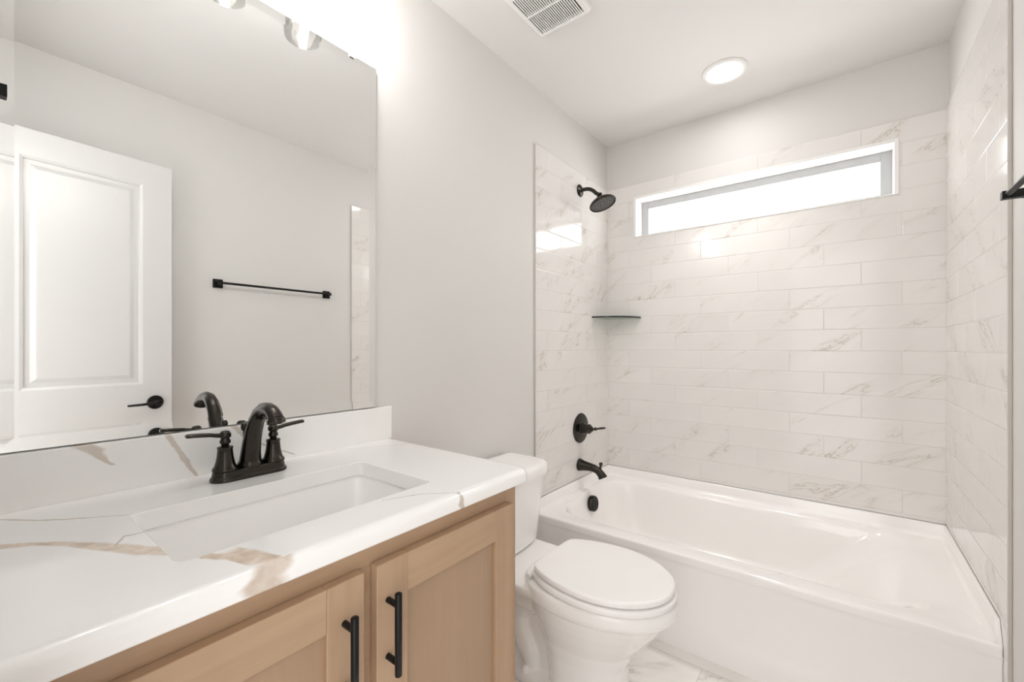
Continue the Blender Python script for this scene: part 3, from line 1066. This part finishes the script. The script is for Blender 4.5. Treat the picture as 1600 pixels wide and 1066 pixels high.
# raised tiling flange on the three wall sides
fl_ = 0.011
b.prism([(TY1 - fl_ - 0.012, RZ - 0.004), (TY1 - fl_ - 0.004, RZ + 0.005), (TY1 - fl_, RZ + 0.02), (TY1 - fl_ + 0.002, LIP - 0.006), (TY1 - fl_ + 0.006, LIP - 0.0008), (TY1, LIP - 0.0008), (TY1, RZ - 0.004)],
        'x', TX0, TX1)
for x0, s in ((TX0, 1), (TX1, -1)):
    P_ = [(x0 + s * (fl_ + 0.012), RZ - 0.004), (x0 + s * (fl_ + 0.004), RZ + 0.005), (x0 + s * fl_, RZ + 0.02), (x0 + s * (fl_ - 0.002), LIP - 0.006), (x0 + s * (fl_ - 0.006), LIP - 0.0008), (x0, LIP - 0.0008), (x0, RZ - 0.004)]
    Q_ = [(x, RZ - 0.004 + max(z - RZ + 0.004, 0) * 0.12) for x, z in P_]
    b.loft([[(x, yy, z) for x, z in pp] for pp, yy in ((Q_, TY0 + 0.006), (P_, TY0 + 0.034), (P_, TY1))])
obj('tub_shell', b, M['tub'], tub, smooth=50)
oc = Vector((.082, 2.150, .297))
oax = Vector((1, 0, 0.12)).normalized()
b = B().lathe([(0.040, 0.0), (0.0425, 0.003), (0.0425, 0.022), (0.0395, 0.0265), (0.036, 0.027), (0.034, 0.0255), (0.001, 0.0255)], oc, oax, 36)
ov = obj('overflow_cover', b, M['bronze'], tub, smooth=35, label='dark bronze round overflow cover')
b = B()
u_ = Vector((0, 1, 0))
v_ = oax.cross(u_)
for i in range(-4, 5):
    hh = math.sqrt(max(0.033 ** 2 - (i * 0.0075) ** 2, 0)) * 0.92
    c0 = oc + oax * 0.0262 + v_ * (i * 0.0075)
    b.tube([c0 - u_ * hh, c0 + u_ * hh], 0.0014, 6)
    c0 = oc + oax * 0.0262 + u_ * (i * 0.0075)
    b.tube([c0 - v_ * hh, c0 + v_ * hh], 0.0014, 6)
obj('cover_grid', b, M['nozzle'], ov, smooth=0)
b = B().lathe([(0.035, 0), (0.035, 0.003), (0.028, 0.005), (0.001, 0.006)], (.36, 2.125, 0.0602), (0, 0, 1), 28)
obj('drain', b, M['bronze'], tub, label='dark bronze tub drain')

# ------------------------------------------------------------------ tub spout
SPY, SPZ = 2.150, 0.500
ts = thing('tub_spout', (TT, SPY, SPZ), 'oil-rubbed bronze tub spout low on the tiled plumbing wall', 'tub spout')
b = B().tube([(TT + 0.0006, SPY, SPZ), (TT + 0.006, SPY, SPZ), (.04, SPY, SPZ - 0.001), (.07, SPY, SPZ - 0.002), (.10, SPY, SPZ - 0.005), (.125, SPY, SPZ - 0.014), (.142, SPY, SPZ - 0.030), (.153, SPY, SPZ - 0.046), (.155, SPY, SPZ - 0.050)],
             [.0345, .0345, .0275, .0235, .0215, .0210, .0215, .0245, .0245], 28)
obj('spout_body', b, M['bronze'], ts, smooth=50)
b = B().lathe([(0.006, -0.012), (0.006, 0.010), (0.0095, 0.014), (0.0105, 0.020), (0.0095, 0.026), (0.005, 0.029)], (.140, SPY, SPZ + 0.005), (0.12, 0, 1), 20)
obj('diverter_knob', b, M['bronze'], ts, smooth=50)

# ------------------------------------------------------------------ shower valve
VY_, VZ_ = 2.162, 0.706
vv = thing('shower_valve', (TT, VY_, VZ_), 'oil-rubbed bronze round shower valve with lever above the tub spout', 'valve')
b = B().lathe([(0.084, 0.0006), (0.085, 0.003), (0.080, 0.008), (0.060, 0.0115), (0.034, 0.013), (0.030, 0.018)], (TT, VY_, VZ_), (1, 0, 0), 48)
obj('escutcheon', b, M['bronze'], vv, smooth=35)
b = B().lathe([(0.030, 0.014), (0.0295, 0.024), (0.0245, 0.028), (0.0235, 0.046), (0.027, 0.049), (0.027, 0.060), (0.021, 0.064), (0.017, 0.072), (0.010, 0.078)], (TT, VY_, VZ_), (1, 0, 0), 32)
obj('hub', b, M['bronze'], vv, smooth=35)
k0 = Vector((.078, VY_, VZ_ - 0.001))
dl = Vector((0.72, 0.62, 0.10)).normalized()
b = B().tube([k0 + dl * t for t in (0.0, 0.008, 0.016, 0.020, 0.026, 0.031, 0.042, 0.056, 0.070, 0.078, 0.081)], [.008, .0065, .0065, .010, .010, .0065, .0075, .0105, .0115, .009, .005], 16,
             flat=[1, 1, 1, 1, 1, .9, .75, .6, .55, .55, .5])
obj('lever', b, M['bronze'], vv, smooth=50)

# ------------------------------------------------------------------ shower head
sh = thing('showerhead', (TT, 2.155, 2.054), 'oil-rubbed bronze round shower head on bent arm left of window', 'shower head')
b = B().lathe([(0.0345, 0.0006), (0.035, 0.003), (0.030, 0.008), (0.016, 0.012), (0.0115, 0.016)], (TT, 2.155, 2.054), (1, 0, 0), 32)
obj('wall_flange', b, M['bronze'], sh, smooth=35)
hc = Vector((.150, 2.155, 1.953))
hax = Vector((0.36, -0.03, -0.93)).normalized()
arm = [(TT + 0.002, 2.155, 2.054), (.035, 2.155, 2.055), (.058, 2.155, 2.053), (.078, 2.155, 2.046), (.096, 2.155, 2.033), (.110, 2.155, 2.018), tuple(hc - hax * 0.055)]
obj('shower_arm', B().tube(arm, 0.0105, 20), M['bronze'], sh, smooth=60)
b = B().lathe([(0.011, -0.062), (0.0155, -0.060), (0.0155, -0.050), (0.012, -0.047), (0.015, -0.040), (0.024, -0.034), (0.040, -0.027), (0.058, -0.016), (0.069, -0.008), (0.0735, -0.002), (0.0745, 0.003), (0.072, 0.007), (0.067, 0.0075),
               (0.0655, 0.004), (0.0645, 0.001), (0.001, -0.002)], hc, hax, 48)
hd_ = obj('head', b, M['bronze'], sh, smooth=40)
b = B()
ref = Vector((1, 0, 0))
u_ = (ref - hax * ref.dot(hax)).normalized()
v_ = hax.cross(u_)
for rr_, cnt in ((0.014, 8), (0.026, 14), (0.038, 20), (0.048, 24), (0.058, 30)):
    for i in range(cnt):
        a = 2 * PI * i / cnt + rr_ * 20
        c0 = hc + u_ * (rr_ * math.cos(a)) + v_ * (rr_ * math.sin(a))
        b.lathe([(0.0026, 0.0018), (0.0022, 0.006), (0.0008, 0.0064)], c0, hax, 6)
obj('spray_face', B().lathe([(0.0642, 0.0012), (0.0642, 0.0030), (0.03, 0.0022), (0.001, 0.0020)], hc, hax, 40), M['face'], hd_, smooth=40, label='dark grey spray face')
nz = obj('spray_nozzles', b, M['nozzle'], hd_, smooth=0)
nz['kind'] = 'stuff'

# ------------------------------------------------------------------ corner shelf
SR, SZ = 0.216, 1.3405
shf = thing('corner_shelf', (TT, D - TT, SZ), 'quarter-round dark-edged glass corner shelf on the marble tile', 'shelf')
cx_, cy_ = TT + 0.0006, D - TT - 0.0006
arc = [(cx_ + SR * math.sin(.5 * PI * i / 24), cy_ - SR * math.cos(.5 * PI * i / 24)) for i in range(25)]
ain = [(cx_ + (SR - 0.004) * math.sin(.5 * PI * i / 24), cy_ - (SR - 0.004) * math.cos(.5 * PI * i / 24)) for i in range(25)]
obj('shelf_panel', B().prism([(cx_, cy_)] + ain, 'z', SZ, SZ + 0.0085), M['shelf_glass'], shf, smooth=30)
obj('polished_edge', B().prism(arc + list(reversed(ain)), 'z', SZ - 0.0003, SZ + 0.0088), M['shelf_edge'], shf, smooth=30)

# ------------------------------------------------------------------ exhaust fan grille
ef = thing('exhaust_fan', (0.334, 1.325, H), 'square white slatted exhaust fan grille on the ceiling', 'vent')
FX0, FX1, FY0_, FY1_ = 0.216, 0.452, 1.204, 1.452
fz0 = H - 0.0205
gx0, gx1, gy0, gy1 = 0.242, 0.428, 1.228, 1.430
n = 6
b = B()
Lp = [rrect(gx0, gx1, gy0, gy1, 0.002, H - 0.004, n), rrect(gx0, gx1, gy0, gy1, 0.002, fz0, n), rrect(FX0 + 0.012, FX1 - 0.012, FY0_ + 0.012, FY1_ - 0.012, 0.012, fz0 - 0.001, n),
      rrect(FX0 + 0.004, FX1 - 0.004, FY0_ + 0.004, FY1_ - 0.004, 0.015, fz0 + 0.003, n), rrect(FX0, FX1, FY0_, FY1_, 0.017, fz0 + 0.010, n), rrect(FX0, FX1, FY0_, FY1_, 0.017, H - 0.0006, n)]
obj('grille_frame', B().loft(Lp, cap0=False, cap1=False), M['plastic'], ef, smooth=40)
obj('housing', B().box(gx0 - 0.003, gx1 + 0.003, gy0 - 0.003, gy1 + 0.003, H - 0.0045, H - 0.0007), M['dark'], ef, smooth=0, label='fan housing behind the slats, shade painted dark')  # flat dark plate, painted as the shade between the slats
NS = 22
pit = (gx1 - gx0) / NS
sl0 = None
for i in range(NS - 1):
    xc = gx0 + pit * (i + 1)
    if sl0 is None:
        bb = B().box(xc - 0.0021, xc + 0.0021, gy0, gy1, fz0 + 0.0005, fz0 + 0.0028)
        sl0 = obj('slat', bb, M['plastic'], ef, smooth=0)
    else:
        c_ = sl0.copy()
        c_.location = (pit * i, 0, 0)
        link(c_, ef)
obj('cross_bar', B().box(gx0, gx1, 1.3265 - 0.0028, 1.3265 + 0.0028, fz0, fz0 + 0.009), M['plastic'], ef, smooth=0)

# ------------------------------------------------------------------ recessed light
rl = thing('recessed_light', (0.758, 2.162, H), 'round white recessed light in the ceiling before the window', 'light')
b = B().loft([[(0.758 + r * math.cos(2 * PI * k / 48), 2.162 + r * math.sin(2 * PI * k / 48), H + z) for k in range(48)] for r, z in
              ((0.072, -0.0008), (0.097, -0.0008), (0.097, -0.003), (0.093, -0.0075), (0.082, -0.0095), (0.0735, -0.0065))], close=True)
obj('trim_ring', b, M['plastic'], rl, smooth=40)
obj('lens', B().lathe([(0.0725, -0.0018), (0.0725, -0.0052), (0.06, -0.0058), (0.001, -0.006)], (0.758, 2.162, H), (0, 0, 1), 40), M['lens'], rl, smooth=40)

sp_d = bpy.data.lights.new('downlight', 'SPOT')
sp_d.energy = 16.5
sp_d.color = (1.0, 0.98, 0.96)
sp_d.spot_size = math.radians(100)
sp_d.spot_blend = 1.0
sp_d.shadow_soft_size = 0.06
sp_o = bpy.data.objects.new('downlight', sp_d)
sp_o.location = (0, 0, -0.012)
link(sp_o, rl)

# ------------------------------------------------------------------ towel bar on the right wall
tb = thing('towel_bar', (W, 1.18, 1.515), 'black towel bar with square plates on the wall across from the mirror', 'towel bar')
TBX, TBZ = 1.4905, 1.515
for yy in (0.866, 1.489):
    obj('wall_plate', B().box(W - 0.010, W - E_, yy - 0.024, yy + 0.024, TBZ - 0.024, TBZ + 0.024), M['black'], tb, smooth=0, bevel=0.003)
    b = B().loft([[(x, yy + sy * h_, TBZ + sz * h_) for sy, sz in ((-1, -1), (1, -1), (1, 1), (-1, 1))] for x, h_ in ((W - 0.011, .013), (W - 0.022, .0095), (W - 0.04, .0088), (TBX - 0.006, .0092))])
    obj('post', b, M['black'], tb, smooth=0, bevel=0.001)
obj('bar', B().tube([(TBX + 0.004, 0.869, TBZ + 0.001), (TBX + 0.004, 1.486, TBZ + 0.001)], 0.0065, 16), M['black'], tb, smooth=60)

# ------------------------------------------------------------------ robe hook on the doorway wall
rh = thing('robe_hook', (0.225, FY, 1.535), 'small black robe hook beside the mirror, cut by left picture edge', 'hook')
obj('wall_plate', B().box(0.225 - 0.022, 0.225 + 0.022, FY + 0.0005, FY + 0.009, 1.535 - 0.022, 1.535 + 0.022), M['black'], rh, smooth=0, bevel=0.002)
b = B().loft([[(0.225 + sx * h_, y, 1.5345 + sz * h_) for sx, sz in ((-1, -1), (1, -1), (1, 1), (-1, 1))] for y, h_ in ((FY + 0.008, .011), (FY + 0.018, .0085), (0.030, .0085), (0.0415, .0090))])
obj('peg', b, M['black'], rh, smooth=0, bevel=0.0012)
